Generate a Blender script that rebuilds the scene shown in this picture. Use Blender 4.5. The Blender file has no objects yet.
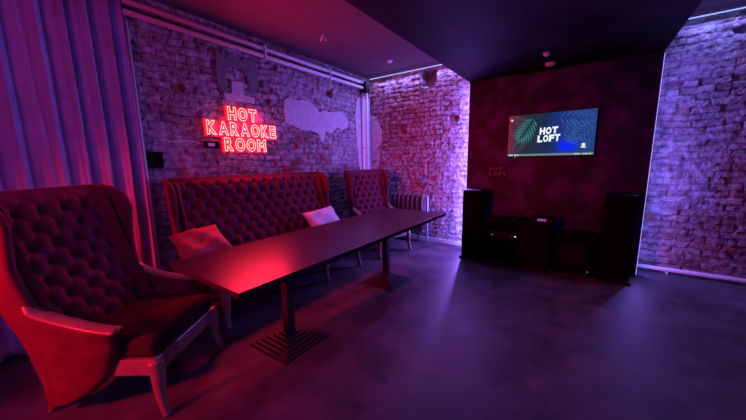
import bpy, bmesh, math, random
import numpy as np
from mathutils import Vector, Matrix

S = bpy.context.scene
COL = S.collection
R = math.radians
rnd = random.Random(7)

# ------------------------------------------------------------------ camera
F_PX = 298.14
yaw, pit, rol = R(-35.224), R(9.202), R(-.899)
fw = Vector((math.sin(yaw)*math.cos(pit), math.cos(yaw)*math.cos(pit), -math.sin(pit)))
rt = Vector((math.cos(yaw), -math.sin(yaw), 0)); up = rt.cross(fw)
rt2 = rt*math.cos(rol) + up*math.sin(rol); up2 = -rt*math.sin(rol) + up*math.cos(rol)
cam_d = bpy.data.cameras.new('camera'); cam = bpy.data.objects.new('camera', cam_d); COL.objects.link(cam)
cam_d.sensor_width = 36; cam_d.lens = F_PX/746*36; cam_d.clip_start = .05
M3 = Matrix((rt2, up2, -fw)).transposed()
cam.matrix_world = Matrix.Translation((0, 0, 1.45)) @ M3.to_4x4()
S.camera = cam

# ------------------------------------------------------------------ world, exposure
S.view_settings.view_transform = 'Standard'; S.view_settings.look = 'None'
S.view_settings.gamma = 1; S.view_settings.use_curve_mapping = False
S.view_settings.exposure = 0.0
W = bpy.data.worlds.new('world'); S.world = W; W.use_nodes = True
bg = W.node_tree.nodes['Background']; bg.inputs[0].default_value = (.25, .10, .6, 1); bg.inputs[1].default_value = .02
S.cycles.use_denoising = True
S.cycles.max_bounces = 6
S.cycles.sample_clamp_indirect = 3

# ------------------------------------------------------------------ lights
def area(name, loc, aim, sx, sy, col, power, spread=180, up_hint=(0, 0, 1)):
    l = bpy.data.lights.new(name, 'AREA'); l.shape = 'RECTANGLE'; l.size = sx; l.size_y = sy
    l.color = col; l.energy = power; l.spread = R(spread)
    o = bpy.data.objects.new(name, l); COL.objects.link(o)
    d = Vector(aim).normalized(); z = -d
    y = Vector(up_hint); y = (y - z*y.dot(z)).normalized(); x = y.cross(z)
    o.matrix_world = Matrix.Translation(loc) @ Matrix((x, y, z)).transposed().to_4x4()
    return o
def spot(name, loc, target, col, power, angle, blend=.6, rad=.08):
    l = bpy.data.lights.new(name, 'SPOT'); l.color = col; l.energy = power
    l.spot_size = R(angle); l.spot_blend = blend; l.shadow_soft_size = rad
    o = bpy.data.objects.new(name, l); COL.objects.link(o); o.location = loc
    o.rotation_euler = (Vector(target) - Vector(loc)).to_track_quat('-Z', 'Y').to_euler()
    return o
BLUE = (.22, .16, 1.0); VIOLET = (.42, .16, 1.0); RED = (1.0, .012, .05)
# LED strips on both sides of the media wall
area('led_strip_light', (-1.535, 4.79, 1.33), (-1, .30, 0), .02, 2.50, BLUE, 31)
area('led_strip_light', (-1.522, 4.70, 1.15), (-.35, -1, 0), .02, 1.9, (.30, .13, 1), 48)
area('led_strip_light', (.645, 4.82, 1.33), (1, .35, 0), .02, 2.50, BLUE, 14)
area('led_strip_light', (.634, 4.70, 1.15), (.6, -1, 0), .02, 1.9, BLUE, 9)
# LED strips along the ceiling edge of the back walls
area('led_strip_light', (-2.5, 4.84, 2.95), (0, -.3, -1), 1.9, .02, (.32, .24, 1), 15, up_hint=(0, 1, 0))
area('led_strip_light', (1.9, 5.04, 2.95), (0, -.3, -1), 2.2, .02, (.25, .26, 1), 13, up_hint=(0, 1, 0))
# the neon sign's own light
area('neon_glow', (-3.38, 2.17, 1.85), (1, 0, 0), .9, .45, RED, 36)
area('neon_glow', (-3.43, 2.20, 1.85), (-1, 0, 0), .86, .14, RED, 4)
area('neon_glow', (-3.43, 2.22, 1.85), (-1, 0, 0), .42, .46, RED, 4)
# red party lamp standing in the unseen near left corner of the room
spot('red_party_lamp', (-2.4, -1.9, 1.5), (-2.2, 1.6, .70), (1, .008, .04), 420, 62, .7, .12)
# violet wash from lamps in the unseen half of the room
area('violet_wash', (1.2, -1.2, 2.5), (-1, .75, -.25), 1.6, .8, (.30, .12, 1), 24)
area('magenta_wash', (-1.7, -1.0, 2.3), (-.25, 1, -.1), .8, .4, (1, .03, .35), 8, 140)

# ------------------------------------------------------------------ helpers
def link(name, me, mat=None, parent=None, smooth=False):
    o = bpy.data.objects.new(name, me); COL.objects.link(o)
    if mat is not None and not me.materials: me.materials.append(mat)
    if parent is not None: o.parent = parent
    if smooth:
        me.polygons.foreach_set('use_smooth', [True]*len(me.polygons)); me.update()
    return o
def finish(name, bm, mat, parent=None, smooth=False):
    bmesh.ops.recalc_face_normals(bm, faces=bm.faces)
    me = bpy.data.meshes.new(name); bm.to_mesh(me); bm.free()
    return link(name, me, mat, parent, smooth)
def tag(o, label, cat, group=None, kind=None):
    o['label'] = label; o['category'] = cat
    if group: o['group'] = group
    if kind: o['kind'] = kind
    return o
def struct(o):
    o['kind'] = 'structure'; return o
def thing(name, label, cat, loc=(0, 0, 0), rz=0, group=None):
    o = bpy.data.objects.new(name, None); COL.objects.link(o)
    o.location = loc; o.rotation_euler = (0, 0, rz); o.empty_display_size = .1
    return tag(o, label, cat, group)
def dup(root, loc, rz, label):
    r = root.copy(); COL.objects.link(r); r.location = loc; r.rotation_euler = (0, 0, rz); r['label'] = label
    for ch in list(root.children):
        c = ch.copy(); COL.objects.link(c); c.parent = r
        for g in list(ch.children):
            d = g.copy(); COL.objects.link(d); d.parent = c
    return r
def box(bm, x0, x1, y0, y1, z0, z1, bev=0, mat=None):
    t = bmesh.new(); bmesh.ops.create_cube(t, size=1)
    for v in t.verts:
        v.co = Vector((x0 + (v.co.x+.5)*(x1-x0), y0 + (v.co.y+.5)*(y1-y0), z0 + (v.co.z+.5)*(z1-z0)))
    if bev: bmesh.ops.bevel(t, geom=t.edges[:], offset=bev, segments=2, affect='EDGES', profile=.5)
    if mat is not None: t.transform(mat)
    m = bpy.data.meshes.new('tmp'); t.to_mesh(m); t.free(); bm.from_mesh(m); bpy.data.meshes.remove(m)
def tube(bm, pts, rad, n=10, cap=True, flat=None):
    """tube through pts; rad scalar or list; flat=(a,b) scales the section"""
    pts = [Vector(p) for p in pts]; rads = rad if isinstance(rad, (list, tuple)) else [rad]*len(pts)
    rings = []; prev = None
    for i, p in enumerate(pts):
        t = (pts[min(i+1, len(pts)-1)] - pts[max(i-1, 0)]).normalized()
        if prev is None:
            a = Vector((0, 0, 1)) if abs(t.z) < .9 else Vector((1, 0, 0))
            u = t.cross(a).normalized()
        else:
            u = (prev - t*prev.dot(t)).normalized()
        prev = u; w = t.cross(u)
        fa, fb = flat or (1, 1)
        rings.append([bm.verts.new(p + (u*math.cos(q)*fa + w*math.sin(q)*fb)*rads[i]) for q in [2*math.pi*k/n for k in range(n)]])
    for a, b in zip(rings, rings[1:]):
        for k in range(n): bm.faces.new((a[k], a[(k+1) % n], b[(k+1) % n], b[k]))
    if cap:
        bm.faces.new(rings[0][::-1]); bm.faces.new(rings[-1])
def cyl(bm, c, r, h, axis='z', n=24, r2=None):
    r2 = r if r2 is None else r2
    d = {'x': Vector((1, 0, 0)), 'y': Vector((0, 1, 0)), 'z': Vector((0, 0, 1))}[axis]
    tube(bm, [Vector(c), Vector(c)+d*h], [r, r2], n)
def interp(x, xs, ys): return float(np.interp(x, xs, ys))
def catmull(pts, k=6):
    P = [Vector(p) for p in pts]; P = [P[0]*2-P[1]] + P + [P[-1]*2-P[-2]]; out = []
    for i in range(1, len(P)-2):
        for j in range(k):
            t = j/k
            out.append(.5*((2*P[i]) + (P[i+1]-P[i-1])*t + (2*P[i-1]-5*P[i]+4*P[i+1]-P[i+2])*t*t + (3*P[i]-P[i-1]-3*P[i+1]+P[i+2])*t**3))
    out.append(P[-2]); return out

# ------------------------------------------------------------------ materials
def mat(name, col=(.5, .5, .5), rough=.5, metal=0, emit=None, es=1, spec=.5, sheen=0, noise=None, bump=None, coat=0):
    m = bpy.data.materials.new(name); m.use_nodes = True; nt = m.node_tree; b = nt.nodes['Principled BSDF']
    b.inputs['Base Color'].default_value = (*col, 1); b.inputs['Roughness'].default_value = rough
    b.inputs['Metallic'].default_value = metal; b.inputs['Specular IOR Level'].default_value = spec
    if sheen:
        b.inputs['Sheen Weight'].default_value = sheen; b.inputs['Sheen Roughness'].default_value = .35
        b.inputs['Sheen Tint'].default_value = (min(1, col[0]*3), min(1, col[1]*3+.1), min(1, col[2]*3+.15), 1)
    if coat: b.inputs['Coat Weight'].default_value = coat; b.inputs['Coat Roughness'].default_value = .15
    if emit: b.inputs['Emission Color'].default_value = (*emit, 1); b.inputs['Emission Strength'].default_value = es
    tc = nt.nodes.new('ShaderNodeTexCoord')
    if noise:
        sc, c2, lo, hi = noise
        n = nt.nodes.new('ShaderNodeTexNoise'); n.inputs['Scale'].default_value = sc; n.inputs['Detail'].default_value = 6
        nt.links.new(tc.outputs['Object'], n.inputs['Vector'])
        r = nt.nodes.new('ShaderNodeValToRGB'); r.color_ramp.elements[0].position = lo; r.color_ramp.elements[1].position = hi
        r.color_ramp.elements[0].color = (*col, 1); r.color_ramp.elements[1].color = (*c2, 1)
        nt.links.new(n.outputs['Fac'], r.inputs['Fac']); nt.links.new(r.outputs['Color'], b.inputs['Base Color'])
    if bump:
        sc, st = bump
        n = nt.nodes.new('ShaderNodeTexNoise'); n.inputs['Scale'].default_value = sc; n.inputs['Detail'].default_value = 5
        nt.links.new(tc.outputs['Object'], n.inputs['Vector'])
        bp = nt.nodes.new('ShaderNodeBump'); bp.inputs['Strength'].default_value = st; bp.inputs['Distance'].default_value = .02
        nt.links.new(n.outputs['Fac'], bp.inputs['Height']); nt.links.new(bp.outputs['Normal'], b.inputs['Normal'])
    return m
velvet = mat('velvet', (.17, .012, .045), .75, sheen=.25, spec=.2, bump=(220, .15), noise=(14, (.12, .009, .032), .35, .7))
velvet_shaded = mat('velvet_seat_shaded', (.05, .005, .018), .8, sheen=.1, spec=.2, bump=(220, .15))  # same velvet, darkened so the seat's shade sits in its colour
wood = mat('pale_wood', (.36, .22, .17), .32, noise=(9, (.28, .17, .12), .35, .7), coat=.3)
table_top = mat('table_laminate', (.05, .016, .032), .30, spec=.55, bump=(60, .03), noise=(5, (.045, .018, .032), .3, .7))
iron = mat('cast_iron', (.05, .04, .045), .5, metal=.3, bump=(150, .1))
white_paint = mat('white_pipe_paint', (.88, .85, .87), .35)
radiator_m = mat('radiator_paint', (.20, .10, .13), .45)
black = mat('black_plastic', (.004, .004, .005), .55, spec=.15)
blackcloth = mat('speaker_grille', (.003, .003, .004), .95, spec=.1)
darkwood = mat('black_cabinet', (.003, .0025, .004), .7, spec=.1)
ceil_m = mat('ceiling_paint', (.12, .05, .08), .8, noise=(3, (.10, .042, .068), .3, .7))
panel_m = mat('marbled_plaster', (.012, .005, .022), .5, noise=(3.4, (.09, .022, .16), .47, .68), spec=.3)
red_pil = mat('red_fabric', (.75, .10, .10), .8, bump=(300, .2)); white_pil = mat('lilac_fabric', (.80, .72, .80), .8, bump=(300, .2))
plaster_w = mat('white_plaster', (.64, .62, .70), .8, bump=(40, .3), noise=(12, (.52, .50, .58), .4, .7))
cement = mat('grey_cement', (.17, .16, .18), .9, bump=(50, .7), noise=(18, (.26, .24, .27), .4, .7))
led_m = mat('led_strip', (.8, .8, .9), .4, emit=(.42, .34, 1), es=1.6)
led_c = mat('led_strip_cool', (.8, .8, .9), .4, emit=(.32, .45, 1), es=1.1)
chrome = mat('chrome', (.75, .75, .78), .2, metal=1)

def curtain_mat():
    m = mat('curtain_cloth', (.48, .42, .66), .65, sheen=.3, bump=(180, .15), noise=(5, (.38, .33, .55), .35, .7)); return m
cloth_m = curtain_mat()

# brick material: colours come from the mesh's own brick layout
def brick_mat(name, redness):
    m = bpy.data.materials.new(name); m.use_nodes = True; nt = m.node_tree; b = nt.nodes['Principled BSDF']
    b.inputs['Roughness'].default_value = .85; b.inputs['Specular IOR Level'].default_value = .25
    at = nt.nodes.new('ShaderNodeAttribute'); at.attribute_name = 'brick'
    sp = nt.nodes.new('ShaderNodeSeparateColor'); nt.links.new(at.outputs['Color'], sp.inputs[0])
    r1 = nt.nodes.new('ShaderNodeValToRGB'); e = r1.color_ramp.elements
    e[0].position = 0; e[0].color = (.56, .46, .50, 1); e[1].position = 1; e[1].color = (.40, .11, .10, 1)
    e2 = e.new(.5); e2.color = (.48, .31, .33, 1)
    nt.links.new(sp.outputs[1], r1.inputs['Fac'])
    mx = nt.nodes.new('ShaderNodeMix'); mx.data_type = 'RGBA'; mx.inputs[6].default_value = (.27, .22, .27, 1)
    nt.links.new(sp.outputs[0], mx.inputs[0]); nt.links.new(r1.outputs['Color'], mx.inputs[7])
    mw = nt.nodes.new('ShaderNodeMix'); mw.data_type = 'RGBA'; mw.inputs[7].default_value = (.60, .54, .62, 1)
    q = nt.nodes.new('ShaderNodeMath'); q.operation = 'MULTIPLY'; q.inputs[1].default_value = .8
    nt.links.new(sp.outputs[2], q.inputs[0]); nt.links.new(q.outputs[0], mw.inputs[0]); nt.links.new(mx.outputs[2], mw.inputs[6])
    tc = nt.nodes.new('ShaderNodeTexCoord'); n = nt.nodes.new('ShaderNodeTexNoise'); n.inputs['Scale'].default_value = 14; n.inputs['Detail'].default_value = 8
    nt.links.new(tc.outputs['Object'], n.inputs['Vector'])
    r2 = nt.nodes.new('ShaderNodeValToRGB'); r2.color_ramp.elements[0].position = .3; r2.color_ramp.elements[0].color = (.34, .31, .36, 1)
    r2.color_ramp.elements[1].position = .65; r2.color_ramp.elements[1].color = (1, 1, 1, 1)
    nt.links.new(n.outputs['Fac'], r2.inputs['Fac'])
    ml = nt.nodes.new('ShaderNodeMix'); ml.data_type = 'RGBA'; ml.blend_type = 'MULTIPLY'; ml.inputs[0].default_value = 1
    nt.links.new(mw.outputs[2], ml.inputs[6]); nt.links.new(r2.outputs['Color'], ml.inputs[7])
    nt.links.new(ml.outputs[2], b.inputs['Base Color'])
    n2 = nt.nodes.new('ShaderNodeTexNoise'); n2.inputs['Scale'].default_value = 45; n2.inputs['Detail'].default_value = 8
    nt.links.new(tc.outputs['Object'], n2.inputs['Vector'])
    bp = nt.nodes.new('ShaderNodeBump'); bp.inputs['Strength'].default_value = .9; bp.inputs['Distance'].default_value = .02
    nt.links.new(n2.outputs['Fac'], bp.inputs['Height']); nt.links.new(bp.outputs['Normal'], b.inputs['Normal'])
    return m
brick_m = brick_mat('old_brick', .5)

def floor_mat():
    m = bpy.data.materials.new('dark_stone_floor'); m.use_nodes = True; nt = m.node_tree; b = nt.nodes['Principled BSDF']
    tc = nt.nodes.new('ShaderNodeTexCoord')
    n = nt.nodes.new('ShaderNodeTexNoise'); n.inputs['Scale'].default_value = 3.4; n.inputs['Detail'].default_value = 12; n.inputs['Distortion'].default_value = .6
    nt.links.new(tc.outputs['Object'], n.inputs['Vector'])
    r = nt.nodes.new('ShaderNodeValToRGB'); r.color_ramp.elements[0].position = .3; r.color_ramp.elements[0].color = (.05, .043, .052, 1)
    r.color_ramp.elements[1].position = .72; r.color_ramp.elements[1].color = (.155, .13, .155, 1)
    nt.links.new(n.outputs['Fac'], r.inputs['Fac'])
    mp = nt.nodes.new('ShaderNodeMapping'); mp.inputs['Location'].default_value = (.35, .2, 0)
    nt.links.new(tc.outputs['Object'], mp.inputs['Vector'])
    bt = nt.nodes.new('ShaderNodeTexBrick'); bt.offset = 0; bt.inputs['Scale'].default_value = 1; bt.inputs['Brick Width'].default_value = 1.2
    bt.inputs['Row Height'].default_value = 1.2; bt.inputs['Mortar Size'].default_value = .006; bt.inputs['Mortar Smooth'].default_value = .3
    bt.inputs['Color1'].default_value = (1, 1, 1, 1); bt.inputs['Color2'].default_value = (.93, .93, .94, 1); bt.inputs['Mortar'].default_value = (.8, .78, .8, 1)
    nt.links.new(mp.outputs['Vector'], bt.inputs['Vector'])
    ml = nt.nodes.new('ShaderNodeMix'); ml.data_type = 'RGBA'; ml.blend_type = 'MULTIPLY'; ml.inputs[0].default_value = 1
    nt.links.new(r.outputs['Color'], ml.inputs[6]); nt.links.new(bt.outputs['Color'], ml.inputs[7]); nt.links.new(ml.outputs[2], b.inputs['Base Color'])
    rr = nt.nodes.new('ShaderNodeMapRange'); rr.inputs[3].default_value = .38; rr.inputs[4].default_value = .62
    nt.links.new(n.outputs['Fac'], rr.inputs[0]); nt.links.new(rr.outputs[0], b.inputs['Roughness'])
    n3 = nt.nodes.new('ShaderNodeTexNoise'); n3.inputs['Scale'].default_value = 35; n3.inputs['Detail'].default_value = 6
    nt.links.new(tc.outputs['Object'], n3.inputs['Vector'])
    bp = nt.nodes.new('ShaderNodeBump'); bp.inputs['Strength'].default_value = .12; bp.inputs['Distance'].default_value = .01
    nt.links.new(n3.outputs['Fac'], bp.inputs['Height']); nt.links.new(bp.outputs['Normal'], b.inputs['Normal'])
    b.inputs['Specular IOR Level'].default_value = .4
    return m

# ------------------------------------------------------------------ room shell
XL, YB, YR, ZC, ZD = -3.52, 4.93, 5.13, 3.00, 2.60     # left wall, back walls, ceiling, dropped ceiling
XR, YF = 3.2, -3.0
PX0, PX1, PY = -1.51, .62, 4.72                          # media wall
def slab(name, x0, x1, y0, y1, z0, z1, m):
    bm = bmesh.new(); box(bm, x0, x1, y0, y1, z0, z1); return struct(finish(name, bm, m))
slab('floor', XL-.2, XR+.1, YF-.1, YR+.3, -.1, 0, floor_mat())
slab('ceiling', XL-.2, XR+.1, YF-.1, YR+.3, ZC, ZC+.1, ceil_m)
plain = mat('painted_wall', (.07, .05, .07), .8)
slab('wall_right', XR, XR+.1, YF, YR+.1, 0, ZC, plain)
slab('wall_front', XL, XR, YF-.1, YF, 0, ZC, plain)
slab('wall_left_plain', XL-.12, XL, YF, 1.0, 0, ZC, mat('left_plaster', (.3, .27, .33), .8))
slab('wall_media', PX0, PX1, PY, 4.90, 0, ZC, panel_m)
slab('ceiling_dropped', PX0, PX1, YF, PY, ZD, ZC, mat('marbled_ceiling', (.007, .004, .010), .7, noise=(2.2, (.04, .016, .045), .45, .72), spec=.1))

def vnoise(rng, U, V, cell):
    gu = int(U.max()/cell)+3; gv = int(V.max()/cell)+3; g = rng.random((gu, gv))
    a = U/cell; b = V/cell; i = a.astype(int); j = b.astype(int); fu = a-i; fv = b-j
    fu = fu*fu*(3-2*fu); fv = fv*fv*(3-2*fv)
    return (g[i, j]*(1-fu)+g[i+1, j]*fu)*(1-fv)+(g[i, j+1]*(1-fu)+g[i+1, j+1]*fu)*fv
def sm(x, a, b):
    t = np.clip((x-a)/(b-a), 0, 1); return t*t*(3-2*t)
def brick_wall(name, org, ud, nd, width, height, seed, pits=(), red=.5, step=.009):
    rng = np.random.default_rng(seed)
    nu = int(width/step)+1; nv = int(height/step)+1
    u = np.linspace(0, width, nu); v = np.linspace(0, height, nv); U, V = np.meshgrid(u, v, indexing='ij')
    CH, BL = .0775, .262
    du = (vnoise(rng, U, V, .11)-.5)*.045 + (vnoise(rng, U, V, .04)-.5)*.02
    dv = (vnoise(rng, U, V, .45)-.5)*.05 + (vnoise(rng, U, V, .09)-.5)*.026
    vv = V+dv+.05; row = np.floor(vv/CH).astype(int); fr = vv/CH-row
    offs = rng.random(200)*.06; head = rng.random(200) < .22
    off = np.where(row % 2 == 0, 0, BL/2)+offs[np.clip(row, 0, 199)]
    bl = np.where(head[np.clip(row, 0, 199)], BL/2, BL)
    uu = U+du+off+.3; ci = np.floor(uu/bl).astype(int); fc = uu/bl-ci
    eu = np.minimum(fc, 1-fc)*bl; ev = np.minimum(fr, 1-fr)*CH
    d = np.minimum(eu, ev) - (vnoise(rng, U, V, .03)-.5)*.014 - (vnoise(rng, U, V, .16)-.6)*.008
    bm_ = sm(d, .004, .013)
    tab = rng.random((220, 400)); tab2 = rng.random((220, 400)); rr = np.clip(row, 0, 219); cc = np.clip(ci, 0, 399)
    pr = tab[rr, cc]; ph = tab2[rr, cc]
    smear = sm(vnoise(rng, U, V, .5)*.6+vnoise(rng, U, V, .13)*.3+vnoise(rng, U, V, .05)*.25, .56, .72)
    rough = (vnoise(rng, U, V, .05)-.5)*.014+(vnoise(rng, U, V, .024)-.5)*.010+(vnoise(rng, U, V, .3)-.5)*.012
    gone = (ph < .05)
    h = bm_*(1-.75*smear)*(.018+.010*(ph-.5)) + smear*.012 + rough
    h = np.where(gone, h-.03*sm(d, 0, .012), h)
    mask = bm_; smear = smear*(.45+.55*bm_)
    colr = np.clip(pr**2*.75+(vnoise(rng, U, V, .7)-.5)*.7+(red-.5)+.08, 0, 1)
    for (a, b, c, e, dep) in pits:
        nz = (vnoise(rng, U, V, .05)-.5)*.05
        q = np.minimum(np.minimum(U-a, b-U), np.minimum(V-c, e-V))+nz
        k = sm(q, 0, .02); h = h*(1-k)-dep*k; colr = colr*(1-k)+.8*k; mask = mask*(1-k)+(.1 if dep > .1 else .9)*k; smear = smear*(1-k)
    org = np.array(org); ud = np.array(ud); nd = np.array(nd)
    P = org+U[..., None]*ud+V[..., None]*np.array((0, 0, 1))+h[..., None]*nd
    P = P.reshape(-1, 3)
    idx = np.arange(nu*nv).reshape(nu, nv)
    q = np.stack([idx[:-1, :-1], idx[1:, :-1], idx[1:, 1:], idx[:-1, 1:]], -1).reshape(-1, 4)
    if np.dot(np.cross(ud, (0, 0, 1)), nd) < 0: q = q[:, ::-1]
    # solid back so the wall has thickness
    me = bpy.data.meshes.new(name)
    back = np.array([org-nd*.26, org+ud*width-nd*.26, org+ud*width-nd*.26+np.array((0, 0, height)), org-nd*.26+np.array((0, 0, height))])
    n0 = len(P); P = np.vstack([P, back])
    loops = q.reshape(-1).tolist(); starts = list(range(0, len(q)*4, 4)); tot = [4]*len(q)
    extra = [[n0+3, n0+2, n0+1, n0], [n0]+idx[:, 0][::-1].tolist()[::-1]+[n0+1], [n0+1]+idx[-1, :].tolist()+[n0+2], [n0+2]+idx[:, -1][::-1].tolist()+[n0+3], [n0+3]+idx[0, :][::-1].tolist()+[n0]]
    for e in extra:
        starts.append(len(loops)); tot.append(len(e)); loops += e
    me.vertices.add(len(P)); me.vertices.foreach_set('co', P.astype(np.float32).ravel())
    me.loops.add(len(loops)); me.loops.foreach_set('vertex_index', loops)
    me.polygons.add(len(starts)); me.polygons.foreach_set('loop_start', starts); me.polygons.foreach_set('loop_total', tot)
    me.update(calc_edges=True); me.validate()
    ca = me.color_attributes.new('brick', 'FLOAT_COLOR', 'POINT')
    C = np.ones((len(P), 4), np.float32); C[:n0, 0] = mask.ravel(); C[:n0, 1] = colr.ravel(); C[:n0, 2] = smear.ravel()
    ca.data.foreach_set('color', C.ravel())
    sf = np.ones(len(me.polygons), bool); sf[-5:] = False
    me.polygons.foreach_set('use_smooth', sf)
    return struct(link(name, me, brick_m))
# left wall: u runs from y = 1.0 to the corner
brick_wall('wall_left', (XL, 1.0, 0), (0, 1, 0), (1, 0, 0), YB-1.0, ZC, 3, pits=[(2.68, 2.88, 2.50, 2.64, .07)], red=.45)
brick_wall('wall_back_left', (XL, YB, 0), (1, 0, 0), (0, -1, 0), PX0-XL+.12, ZC, 11,
           pits=[(1.10, 1.40, 2.68, 2.97, .22), (.90, 1.10, 2.80, 2.88, .012), (1.60, 1.80, 2.08, 2.20, .05), (.68, .82, 1.95, 2.10, .03)], red=.42)
brick_wall('wall_back_right', (PX1-.1, YR, 0), (1, 0, 0), (0, -1, 0), XR-PX1+.1, ZC, 23, pits=[], red=.5)

# baseboards
bm = bmesh.new(); box(bm, XL+.02, PX0-.01, YB-.045, YB-.018, 0, .075, .004); struct(finish('baseboard_back_left', bm, white_paint))

# ------------------------------------------------------------------ LED strips (visible lines)
def strip(label, x0, x1, y0, y1, z0, z1, m):
    bm = bmesh.new(); box(bm, x0, x1, y0, y1, z0, z1, .001)
    return tag(finish('led_strip', bm, m), label, 'light strip')
strip('glowing violet LED strip down the left edge of the dark media wall', PX0-.004, PX0-.001, 4.714, 4.722, .02, ZD-.02, led_m)
strip('glowing violet LED strip down the right edge of the dark media wall', PX1+.001, PX1+.004, 4.714, 4.722, .02, ZD-.02, led_m)
strip('cool LED strip along ceiling above the left brick back wall', XL+.05, -1.53, YB-.06, YB-.045, ZC-.014, ZC-.004, led_c)
strip('cool LED strip along ceiling above the right brick back wall', PX1+.05, XR-.02, YR-.06, YR-.045, ZC-.014, ZC-.004, led_c)

# ------------------------------------------------------------------ pipes
def pipe(label, pts, r, cat='pipe', m=white_paint, name='pipe'):
    bm = bmesh.new(); tube(bm, pts, r, 12); return tag(finish(name, bm, m, smooth=True), label, cat)
px = XL+.10
pipe('upper of the two long white pipes under the ceiling on the left wall', [(px, 1.09, 2.878), (px, 4.60, 2.868)], .024)
pipe('lower of the two long white pipes under the ceiling on the left wall', [(px, 1.09, 2.786), (px, 4.60, 2.780)], .026)
pipe('thin dark cable run between the two long white pipes', [(px-.03, 1.10, 2.832)]+[(px-.03+.004*math.sin(k*2), 1.4+.4*k, 2.832-.004*(k % 2)) for k in range(8)]+[(px-.03, 4.60, 2.826)], .008, 'cable', black, 'cable')
for y, t in ((2.52, 'nearest the neon sign'), (3.70, 'nearest the corner')):
    bm = bmesh.new(); box(bm, XL+.01, px+.035, y-.012, y+.012, 2.735, 2.752, .003); box(bm, XL+.01, px+.035, y-.012, y+.012, 2.905, 2.92, .003)
    box(bm, px+.028, px+.036, y-.012, y+.012, 2.735, 2.92, .002)
    tag(finish('pipe_clamp', bm, white_paint), 'metal clamp holding the two ceiling pipes, '+t, 'clamp', 'pipe clamps')
t = thing('junction_box', 'black box in the upper corner where the white pipes end', 'box', (XL+.10, 4.63, 2.70))
bm = bmesh.new(); box(bm, -.06, .06, -.05, .08, 0, .19, .008); finish('housing', bm, black, t)
bm = bmesh.new(); box(bm, .058, .064, -.04, .07, .02, .17, .003); finish('cover', bm, black, t)
pipe('left of two white riser pipes in the room corner', [(XL+.06, 4.62, .0), (XL+.06, 4.62, 2.70)], .027)
pipe('right of two white riser pipes in the room corner', [(XL+.125, 4.66, .0), (XL+.125, 4.66, 2.70)], .022)
bm = bmesh.new(); box(bm, XL+.02, XL+.16, 4.69, 4.70, 1.70, 1.72, .002); box(bm, XL+.02, XL+.16, 4.575, 4.585, 1.70, 1.72, .002); box(bm, XL+.02, XL+.03, 4.58, 4.695, 1.70, 1.72, .001)
tag(finish('pipe_clamp', bm, white_paint), 'thin clamp around the two corner riser pipes', 'clamp')
pipe('thin white pipe standing at the edge of the curtain', [(XL+.05, 1.115, 0), (XL+.05, 1.115, 2.74)], .016)
pipe('low white pipe along the foot of the right brick wall', [(PX1+.03, YR-.08, .055), (1.9, YR-.08, .045), (XR-.02, YR-.08, .05)], .026)
for x in (.95, 1.75):
    bm = bmesh.new(); box(bm, x-.012, x+.012, YR-.11, YR-.02, .0, .025, .002)
    tag(finish('pipe_bracket', bm, white_paint), 'small bracket under the low white pipe, %s' % ('near the media wall' if x < 1 else 'further right'), 'bracket', 'brackets of the low pipe')

# ------------------------------------------------------------------ plaster patches on the left wall
def wallpatch(name, pts, z_off, th, m, label, cat, jitter=.012, holes=None):
    """irregular slab standing on the left wall; pts are (y, z)"""
    rr = random.Random(len(pts)*13); out = []
    for i, (a, b) in enumerate(pts):
        c, d = pts[(i+1) % len(pts)]; L = math.hypot(c-a, d-b); n = max(1, int(L/.035))
        for k in range(n):
            s = k/n; out.append((a+(c-a)*s+rr.uniform(-jitter, jitter), b+(d-b)*s+rr.uniform(-jitter, jitter)))
    bm = bmesh.new(); vs = [bm.verts.new((XL+z_off, y, z)) for y, z in out]; f = bm.faces.new(vs)
    r = bmesh.ops.extrude_face_region(bm, geom=[f])
    for v in r['geom']:
        if isinstance(v, bmesh.types.BMVert): v.co.x += th
    bmesh.ops.triangulate(bm, faces=bm.faces)
    return tag(finish(name, bm, m), label, cat)
wallpatch('plaster_patch', [(2.83, 2.27), (2.88, 2.345), (2.95, 2.385), (3.03, 2.33), (3.20, 2.37), (3.36, 2.355), (3.43, 2.30), (3.52, 2.235), (3.62, 2.28), (3.80, 2.27), (4.02, 2.30), (4.15, 2.28), (4.22, 2.16), (4.19, 2.04), (4.05, 2.00), (3.92, 2.03), (3.78, 1.93), (3.64, 1.95), (3.60, 1.80), (3.54, 1.80), (3.48, 1.90), (3.30, 1.94), (3.12, 1.93), (2.98, 1.99), (2.84, 2.0)],
          -.01, .044, plaster_w, 'large pale plaster patch left on the brick wall right of the neon sign', 'plaster')
wallpatch('cement_patch', [(1.93, 2.72), (2.03, 2.66), (2.10, 2.71), (2.25, 2.68), (2.40, 2.72), (2.46, 2.60), (2.44, 2.45), (2.38, 2.31), (2.30, 2.34), (2.31, 2.50), (2.24, 2.58), (2.10, 2.59), (2.03, 2.47), (2.03, 2.32), (1.95, 2.28), (1.91, 2.45)],
          -.01, .04, cement, 'dark grey cement arch on the wall above the neon sign', 'cement')
wallpatch('plaster_ledge', [(1.98, 2.265), (2.08, 2.27), (2.10, 2.42), (2.22, 2.43), (2.24, 2.275), (2.37, 2.27), (2.365, 2.20), (2.0, 2.20)],
          -.01, .046, plaster_w, 'small pale plaster block just above the neon sign', 'plaster', .006)
wallpatch('plaster_patch', [(4.42, 2.3), (4.50, 2.62), (4.88, 2.60), (4.88, .9), (4.62, 1.0), (4.50, 1.4), (4.46, 1.8)], -.01, .042, plaster_w, 'ragged pale plaster strip beside the corner riser pipes', 'plaster')
bm = bmesh.new()
pts = [(-3.50, 2.35), (-3.33, 2.28), (-3.29, 2.14), (-3.24, 2.0), (-3.24, 1.86), (-3.30, 1.72), (-3.28, 1.5), (-3.33, 1.3), (-3.36, 1.1), (-3.50, 1.0)]
vs = [bm.verts.new((a, YB+.01, b)) for a, b in pts]; f = bm.faces.new(vs)
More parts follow.
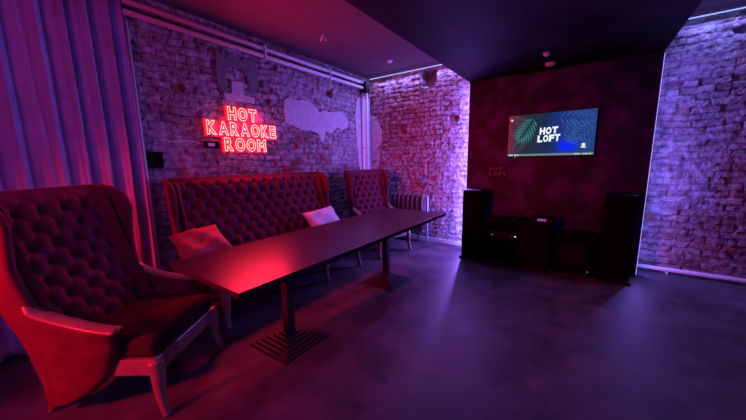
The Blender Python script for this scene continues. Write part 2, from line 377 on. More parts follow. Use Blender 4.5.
r = bmesh.ops.extrude_face_region(bm, geom=[f]); [setattr(v.co, 'y', v.co.y-.034) for v in r['geom'] if isinstance(v, bmesh.types.BMVert)]
tag(finish('plaster_patch', bm, plaster_w), 'pale plaster strip on the back brick wall right of the riser pipes', 'plaster')

# wall boxes
t = thing('wall_box', 'black square recessed box low on the brick wall beside the curtain', 'box', (XL, 1.20, 1.42))
bm = bmesh.new()
box(bm, 0, .05, -.075, -.06, 0, .16); box(bm, 0, .05, .06, .075, 0, .16); box(bm, 0, .05, -.06, .06, 0, .014); box(bm, 0, .05, -.06, .06, .146, .16)
finish('frame', bm, black, t)
bm = bmesh.new(); box(bm, .024, .028, -.0595, .0595, .0145, .1455); finish('back_plate', bm, black, t)
t = thing('power_adapter', 'black power adapter on the wall left of the neon letters', 'adapter', (XL+.02, 1.78, 1.665))
bm = bmesh.new(); box(bm, 0, .045, -.08, .08, -.035, .04, .008); finish('housing', bm, black, t)
bm = bmesh.new(); box(bm, .044, .05, -.055, .02, -.015, .02, .002); finish('socket_face', bm, white_paint, t)
bm = bmesh.new(); tube(bm, catmull([(XL+.03, 1.27, 1.70), (XL+.03, 1.40, 1.685), (XL+.03, 1.55, 1.70), (XL+.03, 1.70, 1.665)]), .005, 8)
tag(finish('power_cable', bm, white_paint, smooth=True), 'thin pale cable running along the bricks to the black adapter', 'cable')

# ------------------------------------------------------------------ neon sign
tube_m = mat('neon_tube', (1, .5, .4), .3, emit=(1, .50, .28), es=1.8)
board_m = mat('neon_backing', (.9, .02, .08), .5, emit=(1, .0, .05), es=.95)
def glyph(ch, mode, offset, extrude, bevel):
    c = bpy.data.curves.new('g', 'FONT'); c.body = ch; c.fill_mode = mode; c.offset = offset; c.extrude = extrude
    c.bevel_depth = bevel; c.bevel_resolution = 2; c.resolution_u = 6
    o = bpy.data.objects.new('g', c); COL.objects.link(o)
    dg = bpy.context.evaluated_depsgraph_get(); dg.update()
    me = bpy.data.meshes.new_from_object(o.evaluated_get(dg)); me.materials.clear()
    bpy.data.objects.remove(o); bpy.data.curves.remove(c); return me
def place_glyph(name, ch, x0, x1, y0, y1, frame, m, parent, mode='NONE', offset=.03, extrude=0, bevel=.02, depth=1, pad=0):
    """fit the glyph in the rectangle; frame maps (x, y, z) to world"""
    me = glyph(ch, mode, offset, extrude, bevel)
    co = np.zeros(len(me.vertices)*3); me.vertices.foreach_get('co', co); co = co.reshape(-1, 3)
    lo, hi = co.min(0), co.max(0)
    sx = (x1-x0+2*pad)/(hi[0]-lo[0]); sy = (y1-y0+2*pad)/(hi[1]-lo[1])
    co[:, 0] = (co[:, 0]-lo[0])*sx+x0-pad; co[:, 1] = (co[:, 1]-lo[1])*sy+y0-pad; co[:, 2] *= sy*depth
    me.vertices.foreach_set('co', np.array([frame(*p) for p in co]).ravel()); me.update()
    me.name = name
    return link(name, me, m, parent)
sign = thing('neon_sign', 'red neon sign reading HOT KARAOKE ROOM on the brick wall', 'neon sign', (XL+.03, 2.18, 1.59))
fr = lambda x, y, z: (z, x-2.22, y-1.59)
WID = {'H': .8, 'O': .92, 'T': .8, 'K': .84, 'A': .9, 'R': .82, 'E': .7, 'M': .95}
for txt, y0, y1, z0, z1 in (('HOT', 2.015, 2.39, 1.958, 2.112), ('KARAOKE', 1.76, 2.665, 1.778, 1.935), ('ROOM', 1.945, 2.50, 1.598, 1.755)):
    tot = sum(WID[c] for c in txt); gap = .022; sc = (y1-y0-gap*(len(txt)-1))/tot; y = y0
    for c in txt:
        w = WID[c]*sc
        place_glyph('letter', c, y, y+w, z0, z1, lambda a, b, d: fr(a, b, d+.055), tube_m, sign, offset=.04, bevel=.022)
        place_glyph('letter_backing', c, y, y+w, z0, z1, lambda a, b, d: fr(a, b, d+.022), board_m, sign, mode='BOTH', offset=.035, extrude=.03, bevel=0, pad=.014)
        y += w+gap
for y, z in ((2.05, 2.0), (2.36, 2.0), (1.80, 1.82), (2.64, 1.82), (2.0, 1.65), (2.48, 1.65)):
    bm = bmesh.new(); cyl(bm, (.0, y-2.22, z-1.59), .006, .02, 'x', 10); finish('standoff', bm, chrome, sign)

# ------------------------------------------------------------------ curtain
def curtain():
    nz, ny = 60, 260; bm = bmesh.new(); y0, y1 = -1.3, 1.07; rows = []
    for j in range(nz+1):
        v = j/nz; z = .03+(3.02)*v; r = []
        for i in range(ny+1):
            u = i/ny; y = y0+(y1-y0)*u
            ph = y*2*math.pi/.155 + 1.1*math.sin(y*7.1)+.5*math.sin(y*17+1)
            amp = .040*(1+.25*math.sin(y*5+2))*(1-.25*v)
            x = XL+.10+amp*math.sin(ph+.12*math.sin(z*2.2+y*3))+.014*math.sin(ph*2+z*1.1+.6)+.006*math.sin(z*9+y*13)*(1-v)
            yy = y+.012*math.sin(ph*1.0+1.2)+.012*math.sin(z*1.7+y*4)*(1-v)
            r.append((x, yy, z))
        rows.append(r)
    fr_ = [[bm.verts.new(p) for p in r] for r in rows]
    bk = [[bm.verts.new((p[0]-.004, p[1], p[2])) for p in r] for r in rows]
    for j in range(nz):
        for i in range(ny):
            bm.faces.new((fr_[j][i], fr_[j][i+1], fr_[j+1][i+1], fr_[j+1][i])); bm.faces.new((bk[j][i], bk[j+1][i], bk[j+1][i+1], bk[j][i+1]))
    for j in range(nz):
        for i in (0, ny): bm.faces.new((fr_[j][i], fr_[j+1][i], bk[j+1][i], bk[j][i]))
    for i in range(ny):
        for j in (0, nz): bm.faces.new((fr_[j][i], fr_[j][i+1], bk[j][i+1], bk[j][i]))
    return finish('curtain', bm, cloth_m, smooth=True)
tag(curtain(), 'long pale folded curtain hanging behind the nearest armchair', 'curtain')

# ------------------------------------------------------------------ tufted seating
ZF = [.08, .12, .18, .27, .44, .535, .555, .575, .60, .64, .70, .80, .92, 1.05, 1.15, 1.22, 1.27, 1.30, 1.315]
XF = [-.62, -.47, -.35, -.255, -.175, -.17, -.18, -.26, -.36, -.48, -.565, -.595, -.61, -.60, -.59, -.615, -.66, -.73, -.80]
ZB = [.08, .30, .60, .95, 1.315]; XB = [-.66, -.70, -.76, -.84, -.915]
def side_panel(s, hw):
    """padded arm side and wing in one shell; s = +1 / -1 side"""
    zs = sorted(set([.08+(1.315-.08)*k/74 for k in range(71)]+ZF)); NU = 14; th = .062; bm = bmesh.new(); rings = []
    for z in zs:
        xf = interp(z, ZF, XF); xb = interp(z, ZB, XB); xb = min(xb, xf-.02)
        wing = max(0, min(1, (z-.68)/.25)); low = max(0, min(1, (.60-z)/.3))
        k = .55 if z < .10 or z > 1.30 else (.85 if z < .12 or z > 1.28 else 1)
        outer, inner = [], []
        for i in range(NU+1):
            u = i/NU; x = xb+(xf-xb)*u
            ym = hw+.012+.055*wing*u**1.6+.028*math.sin(math.pi*min(1, u*.9))*(1-wing)-.035*low*(1-.6*u)
            prof = (1-abs(2*u-1)**6)**.5*k
            outer.append((x, s*(ym+th/2*prof), z)); inner.append((x, s*(ym-th/2*prof), z))
        rings.append([bm.verts.new(p) for p in outer+inner[::-1][1:-1]])
    n = len(rings[0])
    for a, b in zip(rings, rings[1:]):
        for k in range(n): bm.faces.new((a[k], a[(k+1) % n], b[(k+1) % n], b[k]))
    bm.faces.new(rings[0][::-1]); bm.faces.new(rings[-1])
    return bm
def backrest(hw, ds, dr, nrow):
    NV = 96; NU = int(hw*2/.0105); bm = bmesh.new(); z0, z1 = .44, 1.29; L = z1-z0
    def pos(u, v):                     # u lateral, v 0..L ; the front face of the back
        t = v/L; return -.505-.285*t-.03*math.sin(math.pi*t), z0+v
    front = []
    for j in range(NV+1):
        v = L*j/NV; row = []
        for i in range(NU+1):
            u = -hw+2*hw*i/NU; x, z = pos(u, v)
            a = u/ds+(v-.05)/(2*dr); b = u/ds-(v-.05)/(2*dr)
            w = (abs(math.sin(math.pi*a))*abs(math.sin(math.pi*b)))**.6
            da = a-round(a); db = b-round(b); du = ds*(da+db)/2; dv = dr*(da-db)
            h = .022*w-.036*math.exp(-(du*du+dv*dv)/(2*.018**2))
            e = min(1, (L-v)/.05, max(0, v)/.02+.3); h *= max(0, e)
            top = max(0, (v-(L-.05))/.05)
            ut = hw-.045-.035*v/L; cv = max(0, (abs(u)-ut)/(hw-ut)); h *= max(0, 1-cv*3)
            row.append(bm.verts.new((x+h-.03*top**2+.085*cv**1.5*(1-top), u, z+h*.25)))
        front.append(row)
    # rounded top and flat rear
    prof = [(-.83, 1.312), (-.865, 1.318), (-.90, 1.308), (-.918, 1.28), (-.85, .95), (-.77, .60), (-.71, .30), (-.67, .14), (-.60, .14), (-.54, .40)]
    rings = [front[-1]]
    for x, z in prof: rings.append([bm.verts.new((x, -hw+2*hw*i/NU, z)) for i in range(NU+1)])
    rings.append(front[0])
    for a, b in zip(front, front[1:]):
        for i in range(NU): bm.faces.new((a[i], a[i+1], b[i+1], b[i]))
    for a, b in zip(rings, rings[1:]):
        for i in range(NU): bm.faces.new((a[i], a[i+1], b[i+1], b[i]))
    for e in (0, NU): bm.faces.new([r[e] for r in front]+[r[e] for r in rings[1:-1]])
    btn = []
    k = 0
    while True:
        v = .05+dr*k
        if v > L-.06: break
        if k >= 1 or True:
            m = 0 if k % 2 == 0 else .5
            for q in range(-30, 31):
                u = (q+m)*ds
                if abs(u) < hw-.06-.03*v/L: x, z = pos(u, v); btn.append((x-.030, u, z))
        k += 1
    return bm, [b for b in btn if b[2] > .52]
def rounded_box(bm, x0, x1, y0, y1, z0, z1, r, crown=0, n=18):
    """upholstery block with soft edges and a crowned top"""
    t = bmesh.new(); bmesh.ops.create_cube(t, size=1)
    bmesh.ops.subdivide_edges(t, edges=t.edges[:], cuts=n, use_grid_fill=True)
    hx, hy, hz = (x1-x0)/2, (y1-y0)/2, (z1-z0)/2; c = Vector(((x0+x1)/2, (y0+y1)/2, (z0+z1)/2))
    for v in t.verts:
        p = Vector((v.co.x*2*hx, v.co.y*2*hy, v.co.z*2*hz)); q = Vector((max(-hx+r, min(hx-r, p.x)), max(-hy+r, min(hy-r, p.y)), max(-hz+r, min(hz-r, p.z))))
        d = p-q
        if d.length > 0: p = q+d.normalized()*r
        if p.z > 0: p.z += crown*(1-(p.x/hx)**2)*(1-abs(p.y/hy)**4)
        v.co = c+p
    m = bpy.data.meshes.new('t'); t.to_mesh(m); t.free(); bm.from_mesh(m); bpy.data.meshes.remove(m)
btn_me = None
def seating(name, label, cat, loc, rz, hw, ds, dr, nrow, legs, group=None):
    global btn_me
    t = thing(name, label, cat, loc, rz, group)
    bm = bmesh.new(); rounded_box(bm, -.56, -.005, -hw+.012, hw-.012, .355, .475, .035, .018, 22); finish('seat', bm, velvet_shaded, t, True)
    bm, btns = backrest(hw-.012, ds, dr, nrow); b = finish('backrest', bm, velvet, t, True)
    if btn_me is None:
        q = bmesh.new(); bmesh.ops.create_uvsphere(q, u_segments=10, v_segments=6, radius=.011)
        for v in q.verts: v.co.x *= .6
        btn_me = bpy.data.meshes.new('button'); q.to_mesh(btn_me); q.free(); btn_me.materials.append(velvet)
        btn_me.polygons.foreach_set('use_smooth', [True]*len(btn_me.polygons))
    for p in btns:
        o = bpy.data.objects.new('button', btn_me); COL.objects.link(o); o.parent = b; o.location = p
    for s in (1, -1):
        finish('side_panel', side_panel(s, hw), velvet, t, True)
        bm = bmesh.new()
        path = catmull([(-.625, s*(hw+.045), .735), (-.57, s*(hw+.04), .675), (-.48, s*(hw+.035), .635), (-.36, s*(hw+.035), .60), (-.24, s*(hw+.042), .578), (-.13, s*(hw+.055), .572)], 6)
        n = len(path); rads = [.012+.024*min(1, k/5) for k in range(n)]; rads[-1] = .03
        secs = []
        for k, p in enumerate(path):
            tg = (path[min(k+1, n-1)]-path[max(k-1, 0)]).normalized(); side = Vector((0, 1, 0)); nr = tg.cross(side).normalized()
            if nr.z < 0: nr = -nr
            w = rads[k]*1.15; hgt = .016
            secs.append([bm.verts.new(p+side*math.cos(a)*w+nr*math.sin(a)*hgt*(1.25 if math.sin(a) > 0 else .7)) for a in [2*math.pi*i/14 for i in range(14)]])
        for a, c in zip(secs, secs[1:]):
            for i in range(14): bm.faces.new((a[i], a[(i+1) % 14], c[(i+1) % 14], c[i]))
        bm.faces.new(secs[0]); bm.faces.new(secs[-1][::-1])
        finish('armrest', bm, wood, t, True)['label'] = 'pale polished wooden armrest cap'
    bm = bmesh.new()
    box(bm, -.03, 0, -hw, hw, .26, .36, .006); box(bm, -.62, -.59, -hw+.02, hw-.02, .26, .36, .006)
    for s in (1, -1): box(bm, -.60, -.02, s*(hw-.015)-.015, s*(hw-.015)+.015, .26, .36, .006)
    finish('seat_frame', bm, wood, t)['label'] = 'pale wooden rail under the seat'
    for y in legs:
        for front in (1, 0):
            bm = bmesh.new(); o = 1 if y > 0 else -1; o *= .02 if abs(y) > hw*.8 else 0
            if front: path = [(-.025, y, .34), (-.012, y+o*.3, .25), (-.012, y+o*.5, .15), (.004, y+o*.9, .07), (.026, y+o*1.3, 0)]; rd = [.044, .040, .031, .025, .023]
            else: path = [(-.60, y*.96, .34), (-.615, y*.96, .22), (-.65, y*.96, .1), (-.70, y*.96, 0)]; rd = [.032, .028, .022, .018]
            tube(bm, catmull(path, 4), [interp(i, [4*k for k in range(len(rd))], rd) for i in range(4*(len(rd)-1)+1)], 10, flat=(1, 1))
            finish('leg', bm, wood, t, True)
    return t
HW = .325
chair = seating('wing_armchair', 'large red velvet wing armchair nearest the viewer beside the curtain', 'armchair', (-2.09, .80, 0), R(35), HW, .135, .100, 8, (HW-.03, -HW+.03), 'tufted red wing armchairs')
dup(chair, (-2.36, 3.93, 0), R(-18), 'red tufted wing armchair standing in the far corner by the radiator')
seating('wing_sofa', 'long red velvet tufted sofa against the wall under the neon sign', 'sofa', (-2.50, 2.22, 0), 0, .97, .150, .108, 7, (.94, .31, -.31, -.94))

# pillows
def pillow(label, loc, rot, m, w=.40, h=.40, th=.13):
    n = 26; bm = bmesh.new(); rr = random.Random(len(label)); lay = []
    for sd in (1, -1):
        g = []
        for i in range(n+1):
            r = []
            for j in range(n+1):
                a = 2*i/n-1; b = 2*j/n-1
                k = max(0, (1-a**4)*(1-b**4))**.6
                pin = 1-.07*(1-abs(a)**2)*abs(b)**2; pin2 = 1-.07*(1-abs(b)**2)*abs(a)**2
                wr = .010*math.sin(5*a+3*b)*k+.007*math.sin(9*b-4*a)*k
                r.append(bm.verts.new((a*w/2*pin2, b*h/2*pin, sd*(th/2*k+.004)+wr)))
            g.append(r)
        lay.append(g)
        for i in range(n):
            for j in range(n): bm.faces.new((g[i][j], g[i+1][j], g[i+1][j+1], g[i][j+1]))
    for i in range(n):
        for j in (0, n):
            bm.faces.new((lay[0][i][j], lay[0][i+1][j], lay[1][i+1][j], lay[1][i][j])); bm.faces.new((lay[0][j][i], lay[0][j][i+1], lay[1][j][i+1], lay[1][j][i]))
    o = finish('throw_pillow', bm, m, smooth=True); o.location = loc; o.rotation_euler = rot
    return tag(o, label, 'pillow', 'sofa pillows')
pillow('red square pillow resting on the left arm of the long sofa', (-2.84, 1.27, .735), (R(33), R(-6), R(86)), red_pil, .42, .36)
pillow('pale lilac pillow at the right end of the long sofa', (-2.83, 2.87, .66), (R(52), R(-3), R(92)), white_pil, .56, .40)

# ------------------------------------------------------------------ table
TX0, TX1, TY0, TY1 = -2.415, -1.49, .825, 3.82
t = thing('long_table', 'long dark table on two iron pedestals in front of the sofa', 'table', ((TX0+TX1)/2, (TY0+TY1)/2, 0))
cx, cy = (TX0+TX1)/2, (TY0+TY1)/2
bm = bmesh.new(); box(bm, TX0-cx, TX1-cx, TY0-cy, TY1-cy, .718, .75, .003); finish('tabletop', bm, table_top, t)
bm = bmesh.new(); box(bm, TX0-cx+.02, TX1-cx-.02, TY0-cy+.02, TY1-cy-.02, .70, .7175, .002); finish('underframe', bm, black, t)
for yy in (1.45, 2.93):
    xx = -1.885
    bm = bmesh.new()
    for k in range(6): 
        r = .225-.033*k; box(bm, xx-cx-r, xx-cx+r, yy-cy-r, yy-cy+r, .014*k, .014*(k+1), .003)
    b = finish('pedestal_base', bm, iron, t); b['label'] = 'square stepped iron foot of the table'
    bm = bmesh.new(); box(bm, xx-cx-.033, xx-cx+.033, yy-cy-.033, yy-cy+.033, .084, .695, .004); finish('pedestal_column', bm, iron, t)
    bm = bmesh.new(); box(bm, xx-cx-.15, xx-cx+.15, yy-cy-.15, yy-cy+.15, .692, .70, .002); finish('mounting_plate', bm, iron, t)

# ------------------------------------------------------------------ radiator
t = thing('radiator', 'old cast iron column radiator under the brick wall in the corner', 'radiator', (-2.64, 4.80, 0))
for k in range(8):
    x = -.30+.092*k; bm = bmesh.new()
    for dy in (-.045, .045): tube(bm, [(x, dy, .24), (x, dy, .82)], .026, 10, flat=(1.0, 1.0))
    tube(bm, [(x, -.06, .20), (x, .06, .20)], .036, 10); tube(bm, [(x, -.06, .84), (x, .06, .84)], .036, 10)
    finish('section', bm, radiator_m, t, True)
for z in (.20, .84):
    bm = bmesh.new(); tube(bm, [(-.36, 0, z), (.40, 0, z)], .022, 12); finish('header_pipe', bm, radiator_m, t, True)
bm = bmesh.new(); tube(bm, [(.39, 0, .84), (.43, 0, .84), (.43, 0, 0)], .014, 12); finish('riser', bm, white_paint, t, True)
for x in (-.255, .255):
    bm = bmesh.new(); box(bm, x-.012, x+.012, -.03, .03, 0, .18, .003); finish('foot', bm, radiator_m, t)

# ------------------------------------------------------------------ television
tvx0, tvx1, tvz0, tvz1, tvy = -.925, .085, 1.487, 2.058, 4.655
t = thing('television', 'wall television glowing with a dark jungle picture reading HOT LOFT', 'television', ((tvx0+tvx1)/2, PY, tvz0))
ox, oz = (tvx0+tvx1)/2, tvz0; TW, TH = tvx1-tvx0, tvz1-tvz0
bm = bmesh.new(); box(bm, -TW/2, TW/2, tvy-PY, tvy-PY+.045, 0, TH, .004); finish('casing', bm, black, t)
bm = bmesh.new(); box(bm, -.2, .2, tvy-PY+.045, -.001, .12, TH-.12, .002); finish('wall_mount', bm, black, t)
def emis(name, build):
    m = bpy.data.materials.new(name); m.use_nodes = True; nt = m.node_tree; nt.nodes.clear()
    o = nt.nodes.new('ShaderNodeOutputMaterial'); e = nt.nodes.new('ShaderNodeEmission'); nt.links.new(e.outputs[0], o.inputs[0])
    build(nt, e); return m
def screen_build(nt, e):
    tc = nt.nodes.new('ShaderNodeTexCoord'); sp = nt.nodes.new('ShaderNodeSeparateXYZ'); nt.links.new(tc.outputs['Generated'], sp.inputs[0])
    n = nt.nodes.new('ShaderNodeTexNoise'); n.inputs['Scale'].default_value = 5; nt.links.new(tc.outputs['Generated'], n.inputs['Vector'])
    a = nt.nodes.new('ShaderNodeMath'); a.operation = 'MULTIPLY_ADD'; a.inputs[1].default_value = .25; nt.links.new(n.outputs['Fac'], a.inputs[0])
    s = nt.nodes.new('ShaderNodeMath'); s.operation = 'SUBTRACT'; s.inputs[1].default_value = .125; nt.links.new(sp.outputs[0], s.inputs[0]); nt.links.new(s.outputs[0], a.inputs[2])
    r = nt.nodes.new('ShaderNodeValToRGB'); c = r.color_ramp.elements; c[0].position = 0; c[0].color = (.20, .02, .05, 1); c[1].position = 1; c[1].color = (.02, .055, .22, 1)
    for p, q in ((.12, (.045, .018, .04)), (.26, (.018, .03, .05)), (.45, (.012, .025, .07)), (.62, (.015, .03, .22)), (.8, (.018, .045, .20))):
        k = c.new(p); k.color = (*q, 1)
    nt.links.new(a.outputs[0], r.inputs['Fac'])
    vd = nt.nodes.new('ShaderNodeVectorMath'); vd.operation = 'DISTANCE'; vd.inputs[1].default_value = (.67, 0, .26)
    mp = nt.nodes.new('ShaderNodeMapping'); mp.inputs['Scale'].default_value = (1, 0, .7); nt.links.new(tc.outputs['Generated'], mp.inputs['Vector']); nt.links.new(mp.outputs[0], vd.inputs[0])
    vd.inputs[1].default_value = (.72, 0, .16)
    g = nt.nodes.new('ShaderNodeMapRange'); g.inputs[1].default_value = .02; g.inputs[2].default_value = .17; g.inputs[3].default_value = 1; g.inputs[4].default_value = 0; g.interpolation_type = 'SMOOTHSTEP'
    nt.links.new(vd.outputs['Value'], g.inputs[0])
    mx = nt.nodes.new('ShaderNodeMix'); mx.data_type = 'RGBA'; nt.links.new(g.outputs[0], mx.inputs[0]); nt.links.new(r.outputs['Color'], mx.inputs[6]); mx.inputs[7].default_value = (.005, .02, .95, 1)
    nt.links.new(mx.outputs[2], e.inputs[0]); e.inputs[1].default_value = 1.0
scr_m = emis('screen_picture', screen_build)
def flat_em(name, c, s=1):
    def b(nt, e): e.inputs[0].default_value = (*c, 1); e.inputs[1].default_value = s
    return emis(name, b)
yS = tvy-PY-.0012
bm = bmesh.new(); box(bm, -TW/2+.008, TW/2-.008, yS, yS+.001, .008, TH-.008); finish('screen', bm, scr_m, t)
def leaf(bm, x, z, ang, L, n, spread, lw, y=None):
    """palm frond: leaflets either side of a rib, flat on the picture"""
    y = yS-.0006; ca, sa = math.cos(ang), math.sin(ang)
    def clampv(px, pz): return bm.verts.new((max(-TW/2+.012, min(TW/2-.012, px)), y, max(.045, min(TH-.012, pz))))
    for k in range(1, n+1):
        s = k/n; bx, bz = x+ca*L*s, z+sa*L*s; ll = spread*math.sin(math.pi*(s*.8+.12))
        for sd in (1, -1):
            a = ang+sd*(1.0-.35*s); tx, tz = bx+math.cos(a)*ll, bz+math.sin(a)*ll; nx, nz = -math.sin(a)*lw, math.cos(a)*lw
            mx_, mz_ = bx+math.cos(a)*ll*.45, bz+math.sin(a)*ll*.45
            pts = [(bx, bz), (mx_+nx, mz_+nz), (tx, tz), (mx_-nx, mz_-nz)]
            try: bm.faces.new([clampv(*p) for p in pts])
            except ValueError: pass
def leaves(spec, m, nm):
    for a in spec:
        bm = bmesh.new(); leaf(bm, *a); finish(nm, bm, m, t)
leaves([(-.17, .52, R(238), .34, 9, .19, .013)], flat_em('leaf_teal', (.035, .18, .18), 1), 'picture_leaf')
leaves([(-.43, .03, R(60), .20, 8, .12, .005), (-.46, .52, R(-20), .18, 7, .10, .005)], flat_em('leaf_grey', (.06, .09, .13), 1), 'picture_leaf')
leaves([(.06, .50, R(-8), .42, 8, .17, .009), (.20, .14, R(78), .30, 7, .13, .008), (.49, .40, R(218), .34, 8, .14, .009), (.48, .09, R(150), .28, 7, .11, .007)],
       flat_em('leaf_blue', (.035, .09, .36), 1), 'picture_leaf')
bm = bmesh.new(); box(bm, -TW/2+.009, TW/2-.009, yS-.0012, yS-.0004, .009, .036); finish('taskbar', bm, flat_em('taskbar_grey', (.16, .22, .26)), t)
wht = flat_em('screen_white', (.85, .95, 1.0), 1.0)
bm = bmesh.new()
for x in (-.47, -.445, -.40, -.37): box(bm, x, x+.014, yS-.002, yS-.0014, .015, .030)
for x in (.30, .32, .34, .39, .41, .43, .46): box(bm, x, x+.012, yS-.002, yS-.0014, .017, .028)
tube(bm, [(.385, yS-.0014, .135), (.385, yS-.002, .135)], .020, 16); box(bm, .36, .412, yS-.002, yS-.0014, .098, .112)
finish('screen_icon', bm, wht, t)
bm = bmesh.new(); box(bm, -.485, -.445, yS-.002, yS-.0014, TH-.085, TH-.05); finish('screen_icon', bm, flat_em('icon_red', (.8, .03, .06)), t)
bm = bmesh.new(); box(bm, -.47, -.446, yS-.003, yS-.0021, TH-.080, TH-.066); finish('screen_icon', bm, wht, t)
frt = lambda x, y, z: (x, yS-.0008-z*.02, y)
for txt, x0, x1, z0, z1 in (('HOT', -.115, .10, .285, .375), ('LOFT', -.135, .13, .185, .275)):
    w = (x1-x0)/len(txt)
    for k, c in enumerate(txt):
        sh = .02
        f2 = lambda a, b, d: frt(a+(b-z0)*.03, b+(a-x0)*.03, d)
        place_glyph('screen_letter', c, x0+w*k+.003, x0+w*(k+1)-.004, z0, z1, f2, wht, t, mode='BOTH', offset=.06, extrude=.02, bevel=0)
bm = bmesh.new(); cyl(bm, (-.40, tvy-PY+.005, -.008), .006, .008, 'z', 8); finish('power_light', bm, flat_em('tv_led', (.25, .3, 1), 3), t)

# small lettering on the plaster
t = thing('wall_lettering', 'small pinkish lettering HOT LOFT on the dark plaster left of the television', 'lettering', (-1.04, PY, 1.22))
let_m = mat('dull_letters', (.42, .26, .30), .5)
for txt, z0 in (('HOT', .073), ('LOFT', .0)):
    w = .25/4
    for k, c in enumerate(txt):
        place_glyph('letter', c, -.13+w*k*1.06, -.13+w*k*1.06+.034, z0, z0+.044, lambda a, b, d: (a, -.002-d*.2, b), let_m, t, mode='BOTH', offset=.0, extrude=.03, bevel=0)

# ------------------------------------------------------------------ speakers and media furniture
def tower(label, x0, x1, y0, y1, h, legs=True):
    w, d = x1-x0, y1-y0
    t = thing('tower_speaker', label, 'speaker', ((x0+x1)/2, (y0+y1)/2, 0), 0, 'tower speakers')
    bm = bmesh.new(); box(bm, -w/2, w/2, -d/2+.02, d/2, .03, h, .008); finish('cabinet', bm, darkwood, t)
    bm = bmesh.new(); box(bm, -w/2+.01, w/2-.01, -d/2, -d/2+.0195, .05, h-.02, .006); finish('grille', bm, blackcloth, t)
    bm = bmesh.new(); box(bm, -w/2-.02, w/2+.02, -d/2-.02, d/2, 0, .029, .004); finish('plinth', bm, black, t)
    for z, r in ((h-.13, .03), (h-.28, .075), (h-.50, .085), (h-.73, .085)):
        bm = bmesh.new(); tube(bm, [(0, -d/2-.001, z), (0, -d/2-.006, z)], [r, r*.92], 24); finish('driver', bm, blackcloth, t)
tower('black tower speaker left of the television against the brick wall', -1.43, -1.17, 4.30, 4.62, 1.02)
tower('black tower speaker right of the television at the media wall edge', .24, .52, 4.34, 4.66, 1.03)

t = thing('media_cabinet', 'low black open cabinet under the television', 'cabinet', (-.60, 4.50, 0))
bm = bmesh.new()
box(bm, -.50, .30, -.20, .19, .60, .625, .003); box(bm, -.50, .30, -.20, .19, .04, .065, .003)
box(bm, -.50, -.475, -.20, .19, .065, .60, .002); box(bm, .275, .30, -.20, .19, .065, .60, .002); box(bm, -.05, -.025, -.20, .19, .065, .60, .002); box(bm, -.475, .275, .17, .185, .065, .60, .001)
finish('body', bm, darkwood, t)
bm = bmesh.new(); box(bm, -.475, -.05, -.19, .169, .34, .36, .002); finish('shelf', bm, darkwood, t)
bm = bmesh.new(); box(bm, -.024, .274, -.215, -.20, .07, .595, .003); d = finish('door', bm, darkwood, t)
bm = bmesh.new(); tube(bm, [(.0, -.225, .30), (.0, -.225, .42)], .006, 8); finish('handle', bm, iron, d)
for x in (-.47, .27):
    for y in (-.17, .16):
        bm = bmesh.new(); cyl(bm, (x, y, 0), .018, .04); finish('foot', bm, black, t)
white_led = flat_em('white_led', (.8, .85, 1), 2.2)
t = thing('receiver', 'black receiver with tiny white lights on the cabinet shelf', 'receiver', (-.86, 4.46, .36))
bm = bmesh.new(); box(bm, -.19, .19, -.14, .14, .012, .10, .004); finish('housing', bm, black, t)
bm = bmesh.new(); cyl(bm, (.12, -.16, .055), .022, .02, 'y'); finish('knob', bm, iron, t)
bm = bmesh.new(); box(bm, .155, .175, -.143, -.1405, .05, .058); finish('indicator_light', bm, white_led, t)
bm = bmesh.new(); box(bm, -.15, -.12, -.143, -.1405, .045, .05); finish('indicator_light', bm, flat_em('dim_led', (.3, .3, .35)), t)
t = thing('microphone_receiver', 'small black box with a pink lit display on top of the cabinet', 'device', (-.42, 4.45, .625))
bm = bmesh.new(); box(bm, -.11, .14, -.10, .10, 0, .075, .005); finish('housing', bm, black, t)
bm = bmesh.new(); box(bm, -.03, .07, -.1025, -.1005, .03, .06); finish('display', bm, flat_em('pink_display', (.30, .05, .35)), t)
for x in (-.08, .11):
    bm = bmesh.new(); tube(bm, [(x, .08, .07), (x, .09, .20)], .004, 6); finish('antenna', bm, black, t)
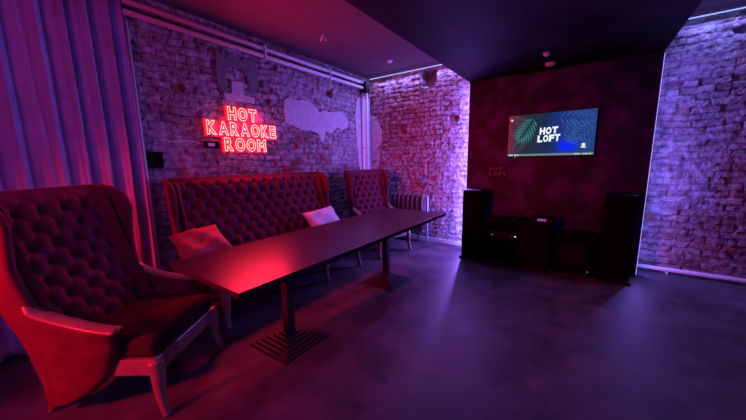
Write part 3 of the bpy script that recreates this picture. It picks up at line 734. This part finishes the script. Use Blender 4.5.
bm = bmesh.new(); tube(bm, catmull([(-1.06, 4.42, .632), (-1.0, 4.36, .634), (-.90, 4.45, .633), (-.84, 4.38, .64), (-.80, 4.48, .633), (-.70, 4.42, .632)]), .006, 8)
tag(finish('coiled_cable', bm, iron, smooth=True), 'thin cable lying loosely on the left of the cabinet top', 'cable')
t = thing('subwoofer', 'dark square subwoofer on the floor between cabinet and right speaker', 'subwoofer', (-.03, 4.50, 0))
bm = bmesh.new(); box(bm, -.21, .21, -.18, .18, .03, .52, .012); finish('cabinet', bm, darkwood, t)
bm = bmesh.new(); box(bm, -.19, .19, -.20, -.181, .06, .49, .006); finish('grille', bm, blackcloth, t)
bm = bmesh.new(); tube(bm, [(0, -.201, .28), (0, -.206, .28)], [.15, .14], 28); finish('driver', bm, black, t)
bm = bmesh.new(); box(bm, .15, .163, -.204, -.2005, .085, .095); finish('indicator_light', bm, flat_em('sub_led', (.12, .2, .25)), t)
for x in (-.17, .17):
    for y in (-.14, .14):
        bm = bmesh.new(); cyl(bm, (x, y, 0), .02, .03); finish('foot', bm, black, t)

# ------------------------------------------------------------------ ceiling fittings
def detector(label, x, y, z, r):
    t = thing('ceiling_detector', label, 'detector', (x, y, z), 0, 'ceiling detectors')
    bm = bmesh.new(); tube(bm, [(0, 0, 0), (0, 0, -.018)], [r, r*.96], 28); finish('base', bm, white_paint, t, False)
    bm = bmesh.new(); tube(bm, [(0, 0, -.018), (0, 0, -.028), (0, 0, -.033)], [r*.78, r*.72, r*.5], 28); finish('cover', bm, white_paint, t, False)
detector('small round white detector on the ceiling above the far corner', -2.62, 4.22, ZC, .045)
detector('larger round white detector under the dark dropped ceiling', -.44, 4.42, ZD, .06)
detector('smaller round white fitting under the dropped ceiling, in front of the larger one', -.44, 3.98, ZD, .035)
t = thing('ceiling_hook', 'small pale V-shaped bracket hanging from the ceiling over the table', 'bracket', (-2.72, 2.86, ZC))
for s in (1, -1):
    bm = bmesh.new(); tube(bm, [(0, 0, 0), (s*.035, s*.01, -.09)], .009, 8); finish('arm', bm, white_paint, t, True)
